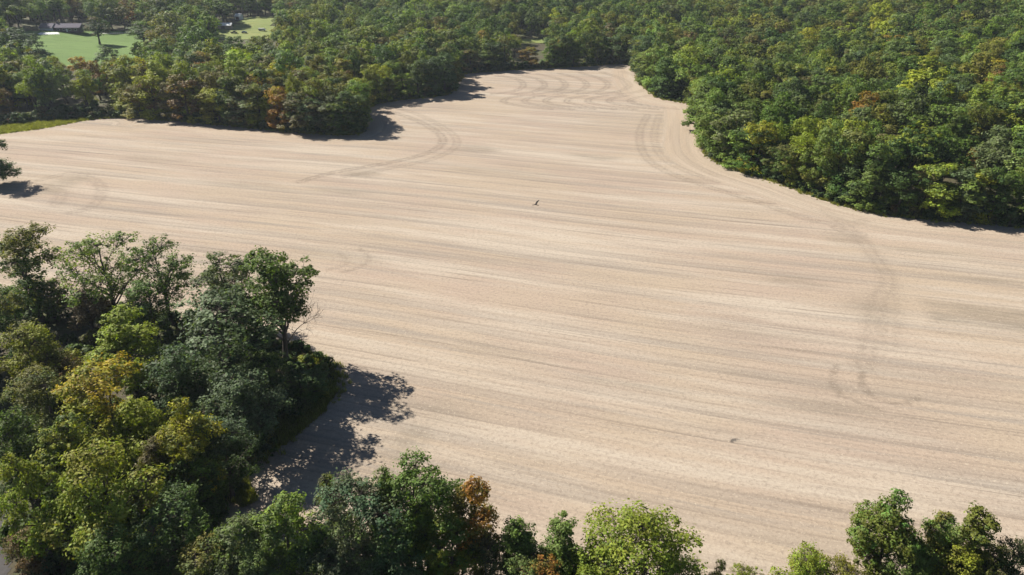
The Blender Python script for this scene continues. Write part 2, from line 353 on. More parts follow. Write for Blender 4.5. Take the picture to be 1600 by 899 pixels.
def make_tree(seed, R=5.0, H=18.0, base=.22, shape='round', nl=11, nc=14, kl=16, ls=.34, crs=.22, sides=5, gap=0.0, fine=False, trunk_r=.30):
    """trunk+limbs mesh and crown mesh of a broadleaf tree; lobes of clumps of leaves on real limbs"""
    rng = np.random.default_rng(seed)
    z0, z1 = base * H, H; zc, hz = (z0 + z1) / 2, (z1 - z0) / 2
    lobes = []
    for i in range(nl):
        for _ in range(30):
            q = rng.normal(0, 1, 3); q /= np.linalg.norm(q); q *= rng.uniform(.42, .82)
            if shape == 'cone': an = rng.uniform(0, 6.28); rh = rng.uniform(.25, .72); q = np.array([rh * math.cos(an), rh * math.sin(an), rng.uniform(-.95, .9)])
            if shape == 'skirt': an = rng.uniform(0, 6.28); rh = rng.uniform(.35, .82); q = np.array([rh * math.cos(an), rh * math.sin(an), rng.uniform(-.95, .8)])
            if shape == 'spread': q[2] = abs(q[2]) * .75 - .05
            zz = zc + q[2] * hz; rel = (zz - z0) / (z1 - z0)
            wd = {'round': 1.0, 'oval': .95, 'spread': 1.0, 'cone': .95 * max(1 - rel, 0) ** .65 + .22, 'skirt': 1.12 - .42 * rel}[shape]
            c = np.array([q[0] * R * wd, q[1] * R * wd, zz])
            r = R * rng.uniform(.27, .46) * (.52 + .48 * wd if shape in ('cone',) else 1)
            r = min(r, hz * .62)
            if all(np.linalg.norm((c - o) / [1, 1, hz / R]) > .55 * min(r, ro) for o, ro in lobes): break
        c[2] = np.clip(c[2], z0 + r * .5, z1 - r * .8); lobes.append((c, r))
    lobes.append((np.array([rng.normal(0, .1 * R), rng.normal(0, .1 * R), z1 - R * .36]), R * (.26 if shape == 'cone' else .38)))
    if shape == 'cone': lobes += [(np.array([0, 0, z0 + (z1 - z0) * f]), R * g) for f, g in ((.58, .42), (.72, .36), (.84, .30))]
    mx = max(c[2] + r * .9 for c, r in lobes)
    lobes = [(np.array([c[0], c[1], c[2] + (H - mx) * .9]), r) for c, r in lobes]
    top = np.array([rng.normal(0, .06 * R), rng.normal(0, .06 * R), z0 + (z1 - z0) * .78])
    tr = bend(rng, np.array([0, 0, -.3]), top, 7, .035); tr[0, :2] = 0
    rt = trunk_r * H / 18 * np.linspace(1.15, .16, 7); rt[0] *= 1.35
    trunk = [(tr, rt)]; limbs = []
    CC, OO, cvs, lvs, LC, LO = [], [], [], [], [], []
    for li, (c, r) in enumerate(lobes):
        k = np.clip((c[2] - .62 * np.hypot(c[0], c[1]) - z0 * .6) / (top[2]), .12, .95); f = k * 6; i = int(f)
        a = tr[i] * (1 - (f - i)) + tr[min(i + 1, 6)] * (f - i); r0 = np.interp(f, range(7), rt) * .55
        lb = bend(rng, a, c, 5, .09); limbs.append((lb, np.linspace(r0, max(r0 * .3, .03), 5)))
        n = max(4, int(nc * (r / (.38 * R)) ** 2)); q = rng.normal(0, 1, (n * 2, 3)); q /= np.linalg.norm(q, axis=1)[:, None]
        q = q[q[:, 2] > -.72][:n]; pc = c + q * r * (rng.uniform(.55, 1.08, (len(q), 1)) + (rng.uniform(0, 1, (len(q), 1)) < (.16 if fine else .05)) * rng.uniform(.1, .35, (len(q), 1))) * [1, 1, .86]
        for o, ro in lobes:
            if o is c: continue
            keep = np.linalg.norm(pc - o, axis=1) > ro * .66; pc, q = pc[keep], q[keep]
        if gap: keep = rng.uniform(0, 1, len(pc)) > gap; pc, q = pc[keep], q[keep]
        for p, qq in zip(pc, q):
            if fine or rng.uniform() < .25:
                limbs.append((bend(rng, lb[3] if rng.uniform() < .5 else c, p, 3, .08), np.array([max(r0 * .22, .035), .025, .012])))
            cr = crs * R * rng.uniform(.45, 1.35) * .8; m = int(kl * rng.uniform(.7, 1.3))
            d = rng.normal(0, 1, (m, 3)); d /= np.linalg.norm(d, axis=1)[:, None]; rr = rng.uniform(.12, 1, (m, 1)) ** .5
            pts = p + d * rr * cr * [1.08, 1.08, .88]
            LC.append(pts); LO.append(d * .6 + qq * .6); cvs.append(np.full(m, rng.uniform())); lvs.append(rng.uniform(0, 1, m))
    LC, LO = np.vstack(LC), np.vstack(LO)
    S = np.array([1, 1, 1.0]); S[:2] = R / np.percentile(np.hypot(LC[:, 0], LC[:, 1]), 97.5); S[2] = H / np.percentile(LC[:, 2], 99.7)
    LC = LC * S; trunk = [(p * S, r) for p, r in trunk]; limbs = [(p * S, r) for p, r in limbs]
    V, F = leaves(rng, LC, LO, ls, al=.85 if fine else 1.35)
    at_ = {'lv': ('FACE', np.concatenate(lvs)), 'cv': ('FACE', np.concatenate(cvs))}
    crown = mesh_from('crown', V, F, M_LEAF, at_)
    tv, tf = tubes(trunk, sides + 2); trunk_me = mesh_from('trunk', tv, tf, M_BARK, smooth_shade=True)
    lv_, lf_ = tubes(limbs, max(3, sides - 1)); limb_me = mesh_from('limbs', lv_, lf_, M_BARK, smooth_shade=True)
    if not fine:
        trunk_me = mesh_from('trunk', np.vstack([tv, lv_]), np.vstack([tf, lf_ + len(tv)]), M_BARK, smooth_shade=True); limb_me = None
    return dict(trunk=trunk_me, limbs=limb_me, crown=crown, R=R, H=H)
def make_bare(seed, H=14.0, lean=(0, 0), spread=3.5, n=7, mat=None):
    rng = np.random.default_rng(seed); top = np.array([lean[0], lean[1], H * .8]); tr = bend(rng, np.array([0, 0, -.3]), top, 8, .04); tr[0, :2] = 0
    rt = np.linspace(.24, .05, 8); limbs = []
    for i in range(n):
        f = rng.uniform(2.0, 6.9); j = int(f); a = tr[j] * (1 - f + j) + tr[min(j + 1, 7)] * (f - j); an = rng.uniform(0, 6.28)
        b = a + np.array([math.cos(an) * spread * rng.uniform(.5, 1), math.sin(an) * spread * rng.uniform(.5, 1), rng.uniform(.8, 3.2)]) + np.array([*lean, 0]) * .25
        L = bend(rng, a, b, 6, .08); r0 = np.interp(f, range(8), rt) * .6; limbs.append((L, np.linspace(r0, .03, 6)))
        for _ in range(6):
            p = L[rng.integers(2, 6)]; e = p + rng.normal(0, .8, 3) + (b - a) * .22 + [0, 0, .5]; q = bend(rng, p, e, 4, .07)
            limbs.append((q, np.linspace(.035, .015, 4)))
            for _ in range(3):
                p2 = q[rng.integers(1, 4)]; limbs.append((bend(rng, p2, p2 + rng.normal(0, .5, 3) + (e - p) * .3, 3, .05), np.array([.02, .016, .01])))
    tv, tf = tubes([(tr, rt)], 7); lv_, lf_ = tubes(limbs, 4)
    return dict(trunk=mesh_from('trunk', tv, tf, mat, smooth_shade=True), limbs=mesh_from('limbs', lv_, lf_, mat, smooth_shade=True), crown=None, R=spread, H=H)

# linear albedos
T = dict(green=(.100, .152, .030), deep=(.060, .104, .030), blue=(.084, .128, .062), olive=(.148, .152, .030), lime=(.195, .245, .030), yellow=(.320, .270, .024),
         gold=(.222, .240, .026), rust=(.180, .108, .040), orange=(.310, .165, .030), grey=(.130, .165, .080), brown=(.135, .115, .055), light=(.145, .205, .048))
CNAME = dict(green='mid-green', deep='dark green', blue='blue-green', olive='olive-green', lime='lime-green', yellow='golden-yellow', gold='yellow-green', rust='rust-tinged',
             orange='orange-tipped', grey='grey-green', brown='brown-tinged', light='light green')
def ptint(name, rng, s=.12): return [float(1.15 * c * (1 + rng.normal(0, s))) for c in T[name]]
def plant(proto, x, y, z, R, H, rz, tint, tint2, label, group=None, name='tree', cat='tree', lean=(0, 0), branches=True):
    e = empty(name, (x, y, z), rz, label=label, category=cat)
    if group: e['group'] = group
    s = R / proto['R']; sz = H / proto['H']; e.scale = (s, s, sz); e.rotation_euler = (lean[0], lean[1], rz)
    tr = obj('trunk', proto['trunk'], e)
    if branches: obj('branches', proto['limbs'], e)
    if proto['crown']:
        c = obj('crown', proto['crown'], e); c['tint'] = list(tint); c['tint2'] = list(tint2)
    return e

# near prototypes (leaves of a few pixels), then coarser ones for the woods
def near(seed, shape, **k):
    d = dict(R=5.2, H=18.0, base=.25, nl=15, nc=34, kl=34, ls=.17, crs=.19, sides=6, fine=True); d.update(k)
    return make_tree(seed, shape=shape, **d)
NP = dict(round=[near(11, 'round', base=.14, gap=.12), near(12, 'round', base=.12, gap=.16)], oval=[near(21, 'oval', R=4.2, base=.1, nl=15, gap=.15), near(22, 'oval', R=4.4, base=.2, nl=19, gap=.18)],
          cone=[near(31, 'cone', R=3.8, base=.05, nl=22, nc=26), near(32, 'cone', R=3.6, base=.06, nl=20, nc=26)],
          tall=[near(23, 'oval', R=4.6, base=.32, nl=20, gap=.22)],
          airy=[near(41, 'round', R=6.0, base=.24, gap=.34, kl=24, nl=18, crs=.16), near(42, 'oval', R=4.4, base=.22, gap=.26, kl=28, nl=17), near(43, 'round', R=5.6, base=.26, gap=.36, kl=24, nl=17, crs=.16)],
          spread=[near(51, 'spread', R=7.0, base=.20, nl=18, nc=34), near(52, 'spread', R=6.4, base=.15, nl=16)],
          skirt=[near(61, 'skirt', R=5.2, base=.08, nl=17), near(62, 'skirt', R=5.0, base=.06, nl=17)])
MIDK = dict(nl=15, nc=21, kl=20, ls=.285, crs=.20, sides=4)
MP = [make_tree(100 + i, shape=s, R=r, H=18.0, base=b, **MIDK) for i, (s, r, b) in enumerate(
    [('round', 5.2, .2), ('oval', 4.6, .2), ('skirt', 5.2, .05), ('round', 5.6, .25), ('skirt', 4.8, .04), ('oval', 4.3, .15), ('cone', 4.2, .1), ('spread', 6.0, .3), ('round', 5.0, .15), ('skirt', 5.5, .06)])]
FARK = dict(nl=12, nc=14, kl=15, ls=.38, crs=.22, sides=3)
def joined(p, name):
    """one prototype mesh (trunk, limbs, crown) for the distant mass"""
    V, F, M, lv, cv, b = [], [], [], [], [], 0
    for k, mi in (('trunk', 1), ('limbs', 1), ('crown', 0)):
        me = p[k]
        if me is None: continue
        v = np.empty(len(me.vertices) * 3, np.float32); me.vertices.foreach_get('co', v); f = np.empty(len(me.loops), np.int32); me.loops.foreach_get('vertex_index', f)
        V.append(v.reshape(-1, 3)); F.append(f.reshape(-1, 4) + b); b += len(me.vertices); n = len(me.polygons); M.append(np.full(n, mi, np.int32))
        for nm, L in (('lv', lv), ('cv', cv)):
            q = np.zeros(n, np.float32)
            if k == 'crown': me.attributes[nm].data.foreach_get('value', q)
            L.append(q)
    me = mesh_from(name, np.vstack(V), np.vstack(F), M_LEAF, {'lv': ('FACE', np.concatenate(lv)), 'cv': ('FACE', np.concatenate(cv))}); me.materials.append(M_BARK)
    me.polygons.foreach_set('material_index', np.concatenate(M)); return me
def proto_collection(name, meshes):
    c = bpy.data.collections.new(name)
    for i, me in enumerate(meshes): c.objects.link(bpy.data.objects.new('%s_%02d' % (name, i), me))
    return c
def scatter(name, coll, P, rot, scl, idx, tint, tint2, **props):
    me = bpy.data.meshes.new(name); n = len(P); me.vertices.add(n); me.vertices.foreach_set('co', np.asarray(P, np.float32).ravel())
    for k, typ, arr, fld in (('rot', 'FLOAT_VECTOR', rot, 'vector'), ('scl', 'FLOAT_VECTOR', scl, 'vector'), ('idx', 'INT', idx, 'value'), ('tint', 'FLOAT_COLOR', tint, 'color'), ('tint2', 'FLOAT_COLOR', tint2, 'color')):
        a = me.attributes.new(k, typ, 'POINT'); arr = np.asarray(arr)
        if typ == 'FLOAT_COLOR': arr = np.hstack([arr, np.ones((n, 1))])
        a.data.foreach_set(fld, arr.astype(np.int32 if typ == 'INT' else np.float32).ravel())
    o = obj(name, me, **props)
    g = bpy.data.node_groups.new(name, 'GeometryNodeTree')
    g.interface.new_socket('Geometry', in_out='INPUT', socket_type='NodeSocketGeometry'); g.interface.new_socket('Geometry', in_out='OUTPUT', socket_type='NodeSocketGeometry')
    gi, go = g.nodes.new('NodeGroupInput'), g.nodes.new('NodeGroupOutput'); ip = g.nodes.new('GeometryNodeInstanceOnPoints')
    ci = g.nodes.new('GeometryNodeCollectionInfo'); ci.inputs['Collection'].default_value = coll; ci.inputs['Separate Children'].default_value = True; ci.inputs['Reset Children'].default_value = True
    ip.inputs['Pick Instance'].default_value = True
    def na(nm, ty): q = g.nodes.new('GeometryNodeInputNamedAttribute'); q.data_type = ty; q.inputs['Name'].default_value = nm; return q.outputs['Attribute']
    L = g.links.new
    L(gi.outputs[0], ip.inputs['Points']); L(ci.outputs[0], ip.inputs['Instance']); L(na('idx', 'INT'), ip.inputs['Instance Index'])
    L(na('rot', 'FLOAT_VECTOR'), ip.inputs['Rotation']); L(na('scl', 'FLOAT_VECTOR'), ip.inputs['Scale']); L(ip.outputs[0], go.inputs[0])
    md = o.modifiers.new('scatter', 'NODES'); md.node_group = g; return o

# ---- single trees close to the drone: (top px x, top px y, crown width px, height m, kind, tint, second tint, label)
NEAR_TREES = [
 (22, 360, 120, 20, 'skirt', 'green', 'olive', 'green tree with olive-tinged top cut by the left edge beside the open field'),
 (150, 370, 128, 20, 'airy0', 'light', 'lime', 'thin pale green tree with open branching crown, left of a similar pair'),
 (240, 372, 100, 19, 'airy2', 'green', 'light', 'open-crowned green tree with dark forked limbs, right of a similar pair'),
 (338, 397, 96, 17, 'airy1', 'grey', 'green', 'sparse grey-green tree just left of the tall tree at the cluster tip'),
 (418, 392, 126, 26, 'tall', 'green', 'green', 'tall mid-green tree with exposed trunk standing against the pale field'),
 (225, 440, 90, 13, 'round0', 'green', 'light', 'small green tree beneath the two open-crowned trees'),
 (130, 455, 70, 10, 'airy1', 'brown', 'brown', 'thin brown-tinged small tree beside the bare dead tree'),
 (330, 470, 190, 21, 'round1', 'deep', 'grey', 'large dark green domed tree in the middle of the left cluster'),
 (185, 485, 115, 18, 'oval0', 'gold', 'lime', 'yellow-green upright tree left of the large dark dome'),
 (275, 545, 110, 15, 'round0', 'deep', 'blue', 'dark tree tucked below the left flank of the large dome'),
 (150, 570, 150, 19, 'round1', 'gold', 'yellow', 'golden-yellow broad tree in the centre of the left cluster'),
 (365, 582, 130, 15, 'round0', 'blue', 'grey', 'blue-green rounded tree in front of the large dark dome'),
 (402, 556, 105, 11, 'skirt1', 'deep', 'green', 'low dark tree at the right foot of the large dome'),
 (30, 512, 120, 17, 'round0', 'olive', 'gold', 'olive tree with yellowish tips near the left edge above a dark one'),
 (5, 455, 90, 19, 'round1', 'deep', 'olive', 'dark tree cut by the left edge under the olive-topped tree'),
 (55, 575, 105, 15, 'round1', 'green', 'olive', 'mid-green tree left of the golden-yellow one'),
 (105, 560, 70, 12, 'airy2', 'brown', 'rust', 'purplish brown thin tree between yellow-green crowns'),
 (10, 645, 100, 18, 'round0', 'deep', 'green', 'dark green tree at the left edge halfway down the cluster'),
 (90, 655, 110, 18, 'oval1', 'green', 'gold', 'green tree with yellowing tips left of the bright lower tree'),
 (205, 625, 110, 17, 'oval0', 'gold', 'gold', 'yellow-green tree just behind the bright lower tree'),
 (145, 698, 170, 20, 'round0', 'lime', 'gold', 'bright lime-green broad tree low in the left cluster'),
 (285, 632, 100, 18, 'oval1', 'olive', 'yellow', 'olive tree with a yellow crown top beside the shaded hollow'),
 (235, 690, 80, 14, 'oval0', 'olive', 'brown', 'brownish olive small tree between the lime and yellow-topped trees'),
 (338, 652, 105, 14, 'round1', 'deep', 'blue', 'very dark tree above the shaded clearing'),
 (285, 716, 105, 12, 'skirt0', 'deep', 'green', 'dark low tree left of the shaded clearing'),
 (20, 715, 90, 18, 'oval0', 'lime', 'gold', 'yellow-green tree on the left edge beside the bright lime one'),
 (255, 780, 130, 15, 'round1', 'deep', 'green', 'shaded dark tree below the olive yellow-topped tree'),
 (165, 830, 130, 15, 'round0', 'deep', 'green', 'dark tree under the bright lime-green tree'),
 (840, 848, 110, 11, 'round1', 'green', 'light', 'low leafy green tree between the two dark pointed ones'),
 (320, 845, 110, 12, 'airy1', 'green', 'olive', 'thin green small tree at the bottom edge left of the grey-green one'),
 (368, 798, 100, 15, 'oval1', 'grey', 'green', 'grey-green tree at the left end of the bottom row'),
 (440, 764, 112, 17, 'oval0', 'light', 'lime', 'light green upright tree in front of the big shadow'),
 (510, 738, 62, 15, 'cone0', 'grey', 'light', 'slim grey-green pointed tree right of the light green upright tree'),
 (560, 742, 150, 18, 'round1', 'grey', 'blue', 'blue-green rounded tree in the bottom row left of the tall green one'),
 (645, 700, 135, 20, 'airy1', 'light', 'green', 'tall light green tree with loose top, highest in the bottom row'),
 (600, 726, 70, 18, 'cone1', 'green', 'light', 'narrow green tree against the left of the tallest bottom tree'),
 (700, 790, 90, 15, 'oval0', 'gold', 'green', 'yellow-green tree just left of the orange-topped tree'),
 (738, 738, 92, 18, 'oval0', 'olive', 'orange', 'dark brownish tree with a bright orange top'),
 (808, 806, 90, 14, 'cone0', 'green', 'light', 'dark green slim pointed tree right of the orange-topped tree'),
 (880, 806, 96, 14, 'cone1', 'green', 'light', 'dark pointed tree just left of the bright spreading tree'),
 (850, 862, 100, 11, 'round0', 'olive', 'orange', 'low olive tree with orange patches at the bottom edge'),
 (1010, 778, 200, 17, 'spread1', 'lime', 'lime', 'bright lime-green wide spreading tree at the bottom centre'),
 (925, 860, 80, 11, 'round1', 'lime', 'gold', 'low lime-green tree under the left of the spreading tree'),
 (1265, 852, 100, 12, 'round0', 'gold', 'lime', 'low yellow-green round tree alone at the bottom right'),
 (1325, 876, 80, 10, 'round1', 'gold', 'olive', 'low yellowish tree right of the lone yellow-green one'),
 (1400, 766, 110, 18, 'oval1', 'olive', 'light', 'green ragged-topped tree, leftmost tall one at the bottom right'),
 (1478, 792, 76, 16, 'cone0', 'light', 'olive', 'slim green pointed tree, middle of the bottom right clump'),
 (1535, 785, 104, 17, 'cone1', 'light', 'olive', 'wider green pointed tree, right of the slim one at bottom right'),
 (1500, 838, 110, 13, 'round0', 'olive', 'gold', 'olive rounded tree in front of the pointed pair at bottom right'),
 (1430, 848, 90, 13, 'round1', 'light', 'green', 'light green low tree under the ragged-topped one at bottom right'),
 (1590, 836, 80, 14, 'airy1', 'deep', 'brown', 'dark thin tree cut by the bottom right corner'),
 (38, 832, 70, 8, 'round1', 'rust', 'brown', 'rust-red bushy small tree in the bottom left corner'),
 (1126, 872, 24, 8, 'airy1', 'brown', 'olive', 'thin brown sapling right of the bright spreading tree'),
 (1168, 880, 56, 6, 'airy2', 'olive', 'gold', 'tan weedy sapling clump at the bottom edge right of the spreading tree'),
 (660, 775, 90, 15, 'cone1', 'lime', 'green', 'light green narrow tree in front of the tallest bottom tree'),
 (545, 800, 100, 14, 'round0', 'grey', 'light', 'grey-green low tree in the bottom row beside the blue-green one'),
 (400, 838, 90, 13, 'round0', 'grey', 'light', 'grey-green low tree beneath the light green upright tree'),
 (965, 842, 110, 12, 'round0', 'lime', 'light', 'lime-green low tree in front of the spreading tree'),
 (1060, 862, 70, 10, 'round1', 'light', 'lime', 'light green low tree under the right of the spreading tree'),
 (1555, 850, 80, 12, 'round1', 'green', 'olive', 'green low tree below the wider pointed one at bottom right'),
 (760, 840, 70, 11, 'round1', 'deep', 'brown', 'dark low tree at the bottom edge below the orange-topped one'),
 (620, 800, 120, 14, 'round0', 'green', 'blue', 'dark green rounded tree low in front of the tallest bottom tree'),
 (490, 815, 90, 12, 'skirt1', 'blue', 'green', 'low blue-green tree between the light green upright tree and the rounded one'),
 (468, 584, 84, 6, 'skirt0', 'green', 'deep', 'low bush-like dark tree at the right tip of the cluster'),
 (-34, 202, 76, 20, 'skirt0', 'deep', 'green', 'narrow dark tree cut by the left edge, shadow lying on the field'),
]
rngN = np.random.default_rng(5)
tree_spots = []
for (px, py, wpx, h, kd, t1, t2, lab) in NEAR_TREES:
    if px < 480 and 330 < py < 720 and h < 25: h *= 1.12
    if py > 690 and px > 340: py += .12 * wpx          # the far side of a wide crown shows above its tip
    p = at(px, py, h); zc = proj(*p)[2]; R = wpx * 1.08 * zc / FPX / 2
    k = kd.rstrip('0123456789'); i = int(kd[len(k):] or 0); pr = NP[k][i % len(NP[k])]
    plant(pr, p[0], p[1], 0.0, R, h, rngN.uniform(0, 6.28), ptint(t1, rngN, .06), ptint(t2, rngN, .06), lab, 'trees at the near edge of the field')
    tree_spots.append((p[0], p[1], R))
b1 = make_bare(71, 15, (1.5, 0), 4.0, 8, M_DEAD); p = at(95, 430, 14.0)
plant(b1, p[0], p[1], 0, 4.0, 15, 0.4, (0,) * 3, (0,) * 3, 'bare dead tree with purplish grey limbs near the left edge', None, 'bare_tree', 'tree')
b2 = make_bare(72, 12, (7.5, -.5), 3.4, 8, M_BARK); p = at(436, 556, 0)
plant(b2, p[0], p[1], 0, 3.2, 10.5, 0.0, (0,) * 3, (0,) * 3, 'leafless leaning tree reaching right over the field from the cluster tip', None, 'bare_tree', 'tree')

# ------------------------------------------------------------------ the woods
rng = np.random.default_rng(77)
KEEP = [(68, 198, 54, 87), (62, 124, 34, 53), (386, 419, 29, 43), (343, 376, 39, 54), (376, 415, 45, 53), (818, 848, 61.5, 67)]     # clearings the photo looks into
def wood_points():
    sp = 11.6; xs, ys = np.arange(-760, 800, sp), np.arange(60, 960, sp); X, Y = np.meshgrid(xs, ys)
    P = np.stack([X.ravel(), Y.ravel()], 1) + rng.uniform(-.42, .42, (X.size, 2)) * sp
    ang = np.abs(np.arctan2(P[:, 0], P[:, 1])); P = P[(ang < math.radians(46)) & (np.hypot(*P.T) < 1000)]
    d, _ = dist_polyline(P, FIELD_S); ins = inside(P, FIELD_S)
    P = P[(~ins) & (d > 3.2)]
    E = []                                                     # a closer row of trees right along the far and right-hand edges
    for i in range(len(FARC) - 1):
        a, b = FARC[i], FARC[i + 1]; L = math.hypot(*(b - a)); nr = np.array([-(b - a)[1], (b - a)[0]]) / L
        for _ in range(int(L / 7.5 + rng.uniform())): E.append(a + (b - a) * rng.uniform() + nr * rng.uniform(2.6, 5.0))
    E = np.array(E); P = np.vstack([P, E[~inside(E, FIELD_S)]])
    near_zone = (P[:, 1] < 215) & (P[:, 0] < 60) | (P[:, 1] < 130)
    P = P[~near_zone | ((P[:, 0] < -95) & (P[:, 1] < 150) & (P[:, 1] > 70) & (np.abs(P[:, 0]) > P[:, 1] * .83 + 8))]
    for poly, gapm in ((LAWN, 5), (MEADOW, 5), (GLADE, 5), (VERGE, 13)):
        d, _ = dist_polyline(P, poly); P = P[~(inside(P, poly) | (d < gapm))]
    return P
WP = wood_points(); WZ = terrain(WP[:, 0], WP[:, 1]); n = len(WP)
dF, arcF = dist_polyline(WP, FIELD_S)
Hh = np.clip(rng.normal(20.5, 3.4, n), 12, 28); Rr = np.clip(rng.normal(7.6, 1.5, n) * (.5 + .5 * Hh / 20.5), 4.2, 11.5)
edge = dF < 9; Hh[edge] *= rng.uniform(.66, 1.0, edge.sum())
u, v, zc = proj(WP[:, 0], WP[:, 1], WZ + Hh); ub, vb, _ = proj(WP[:, 0], WP[:, 1], WZ); rp = Rr * FPX / zc
ok = np.ones(n, bool)
for x0, x1, y0, y1 in KEEP: ok &= ~((u + rp * .85 > x0) & (u - rp * .85 < x1) & (v < y1) & (vb > y0 + 2))
WP, WZ, dF, arcF, Hh, Rr, u, v, vb, rp, zc, edge = [a[ok] for a in (WP, WZ, dF, arcF, Hh, Rr, u, v, vb, rp, zc, edge)]; n = len(WP)
# extra trees the photo singles out: (top px, width px, height, tint, tint2, label, z from terrain)
names = list(T)
base_w = dict(green=34, deep=20, blue=8, olive=17, lime=5, gold=3, rust=.6, grey=8, brown=3, light=10, orange=.15, yellow=.3)
pw = np.array([base_w[k] for k in names]); c1 = rng.choice(len(names), n, p=pw / pw.sum()); c2 = rng.choice(len(names), n, p=pw / pw.sum())
# left-hand wood: autumn colours at its front, as photographed
leftw = (u < 590) & (v > 80) & (v < 175) & (WP[:, 1] < 460)
aut = dict(green=16, deep=12, blue=6, olive=22, lime=8, gold=11, rust=4, grey=6, brown=9, light=6, orange=.6, yellow=.5); aw = np.array([aut[k] for k in names])
c1[leftw] = rng.choice(len(names), leftw.sum(), p=aw / aw.sum()); c2[leftw] = rng.choice(len(names), leftw.sum(), p=aw / aw.sum())
rightedge = (u > 990) & (dF < 22); ew = dict(green=30, deep=22, light=10, lime=8, gold=4, grey=8, blue=6, olive=12); ea = np.array([ew.get(k, 0) for k in names])
c1[rightedge] = rng.choice(len(names), rightedge.sum(), p=ea / ea.sum())
PAL = np.array([T[k] for k in names])
HINTS = [(120, 100, 16, 'orange'), (150, 92, 12, 'rust'), (215, 92, 9, 'yellow'), (262, 82, 22, 'lime'), (300, 78, 14, 'light'), (340, 94, 22, 'lime'), (375, 90, 22, 'lime'), (112, 130, 18, 'gold'),
         (45, 140, 14, 'lime'), (180, 120, 16, 'gold'), (245, 122, 18, 'gold'), (210, 130, 16, 'olive'), (292, 130, 14, 'rust'), (330, 112, 18, 'brown'), (372, 110, 18, 'brown'), (400, 122, 14, 'orange'), (335, 130, 9, 'gold'),
         (432, 140, 20, 'orange'), (505, 105, 22, 'olive'), (472, 130, 12, 'lime'), (510, 145, 20, 'grey'), (556, 152, 16, 'lime'), (370, 150, 20, 'grey'), (455, 62, 14, 'lime'), (540, 52, 14, 'light'), (520, 45, 26, 'green'),
         (630, 90, 16, 'olive'), (680, 88, 22, 'blue'), (600, 75, 20, 'deep'), (1270, 52, 12, 'gold'), (1140, 105, 24, 'lime'), (1065, 95, 18, 'lime'), (1020, 90, 18, 'light'), (1120, 140, 26, 'light'), (1325, 182, 14, 'lime'), (1260, 190, 18, 'lime'),
         (1200, 215, 16, 'gold'), (1420, 205, 22, 'olive'), (1390, 195, 16, 'brown'), (1570, 220, 40, 'grey'), (1540, 285, 18, 'gold'), (1502, 245, 10, 'rust'), (1450, 280, 14, 'brown'), (1555, 92, 10, 'yellow'), (1325, 160, 16, 'blue'),
         (1450, 62, 30, 'olive'), (1560, 70, 26, 'olive'), (1380, 20, 24, 'gold'), (1200, 130, 22, 'olive'), (1230, 125, 14, 'brown'), (1440, 120, 16, 'light'), (1100, 45, 24, 'green'), (1480, 165, 20, 'green'), (1560, 150, 26, 'olive')]
for hx, hy, hr, hc in HINTS:
    hd = np.hypot(u - hx, v - hy + 3); q = (hd < hr * .8) & (rng.uniform(0, 1, n) < .85); q[np.argmin(hd)] = True; c1[q] = names.index(hc); c2[q] = names.index(dict(orange='gold', rust='olive', brown='olive', yellow='lime').get(hc, hc))
tin = np.array([1.42, 1.38, 1.12]) * PAL[c1] * (1 + rng.normal(0, .16, (n, 1))) * (1 + rng.normal(0, .05, (n, 3))); tin2 = .4 * tin + .6 * np.array([1.42, 1.38, 1.12]) * PAL[c2] * (1 + rng.normal(0, .12, (n, 1)))
inview = (u + rp > 0) & (u - rp < 1600) & (v < 899) & (vb > 0)
# the trees that show largest become single objects
vis = np.where(inview, rp * (1 + 1.2 * (dF < 10)), 0.0)
N_SINGLE = 300 - len(NEAR_TREES) - 12
single = np.zeros(n, bool); single[np.argsort(-vis)[:N_SINGLE]] = True
ORD = 'first second third fourth fifth sixth seventh eighth ninth tenth eleventh twelfth thirteenth fourteenth fifteenth sixteenth seventeenth eighteenth nineteenth'.split()
TENS = {20: ('twentieth', 'twenty'), 30: ('thirtieth', 'thirty'), 40: ('fortieth', 'forty'), 50: ('fiftieth', 'fifty'), 60: ('sixtieth', 'sixty'), 70: ('seventieth', 'seventy'), 80: ('eightieth', 'eighty'), 90: ('ninetieth', 'ninety')}
def ordinal(k):
    if k < 20: return ORD[k - 1]
    t, r = k // 10 * 10, k % 10; return TENS[t][0] if r == 0 else TENS[t][1] + '-' + ORD[r - 1]
tip_l = at(590, 205)[:2]; sid = np.where(single)[0]
wood = np.where(u[sid] > 985, 2, np.where((WP[sid, 1] > at(720, 128)[1]) & (u[sid] > 640), 1, 0))
row = np.minimum((dF[sid] / 8.5).astype(int), 6); groups = {}
for k, i in enumerate(sid): groups.setdefault((wood[k], row[k]), []).append(i)
WN = [('left-hand wood', 'from the left'), ('far treeline', 'from the left'), ('right-hand wood', 'from the far end')]
MPE = [2, 4, 9, 2, 9, 4]; MPI = [0, 1, 3, 5, 7, 8, 0, 3]
for (wd, rw), ids in groups.items():
    ids.sort(key=lambda i: arcF[i])
    for k, i in enumerate(ids):
        pr = MP[MPE[rng.integers(6)] if rw < (3 if wd == 0 else 2) else MPI[rng.integers(8)]]
        rn = 'front row' if rw == 0 else ORD[rw] + ' row'
        size = 'tall ' if Hh[i] > 19.5 else 'short ' if Hh[i] < 14.5 else ''
        lab = '%s%s tree, %s of %s, %s %s' % (size, CNAME[names[c1[i]]], rn, WN[wd][0], ordinal(k + 1), WN[wd][1])
        plant(pr, WP[i, 0], WP[i, 1], float(WZ[i]), float(Rr[i]), float(Hh[i]), rng.uniform(0, 6.28), tin[i].tolist(), tin2[i].tolist(), lab, 'trees of the ' + WN[wd][0], branches=False)
rest = np.where(~single)[0]
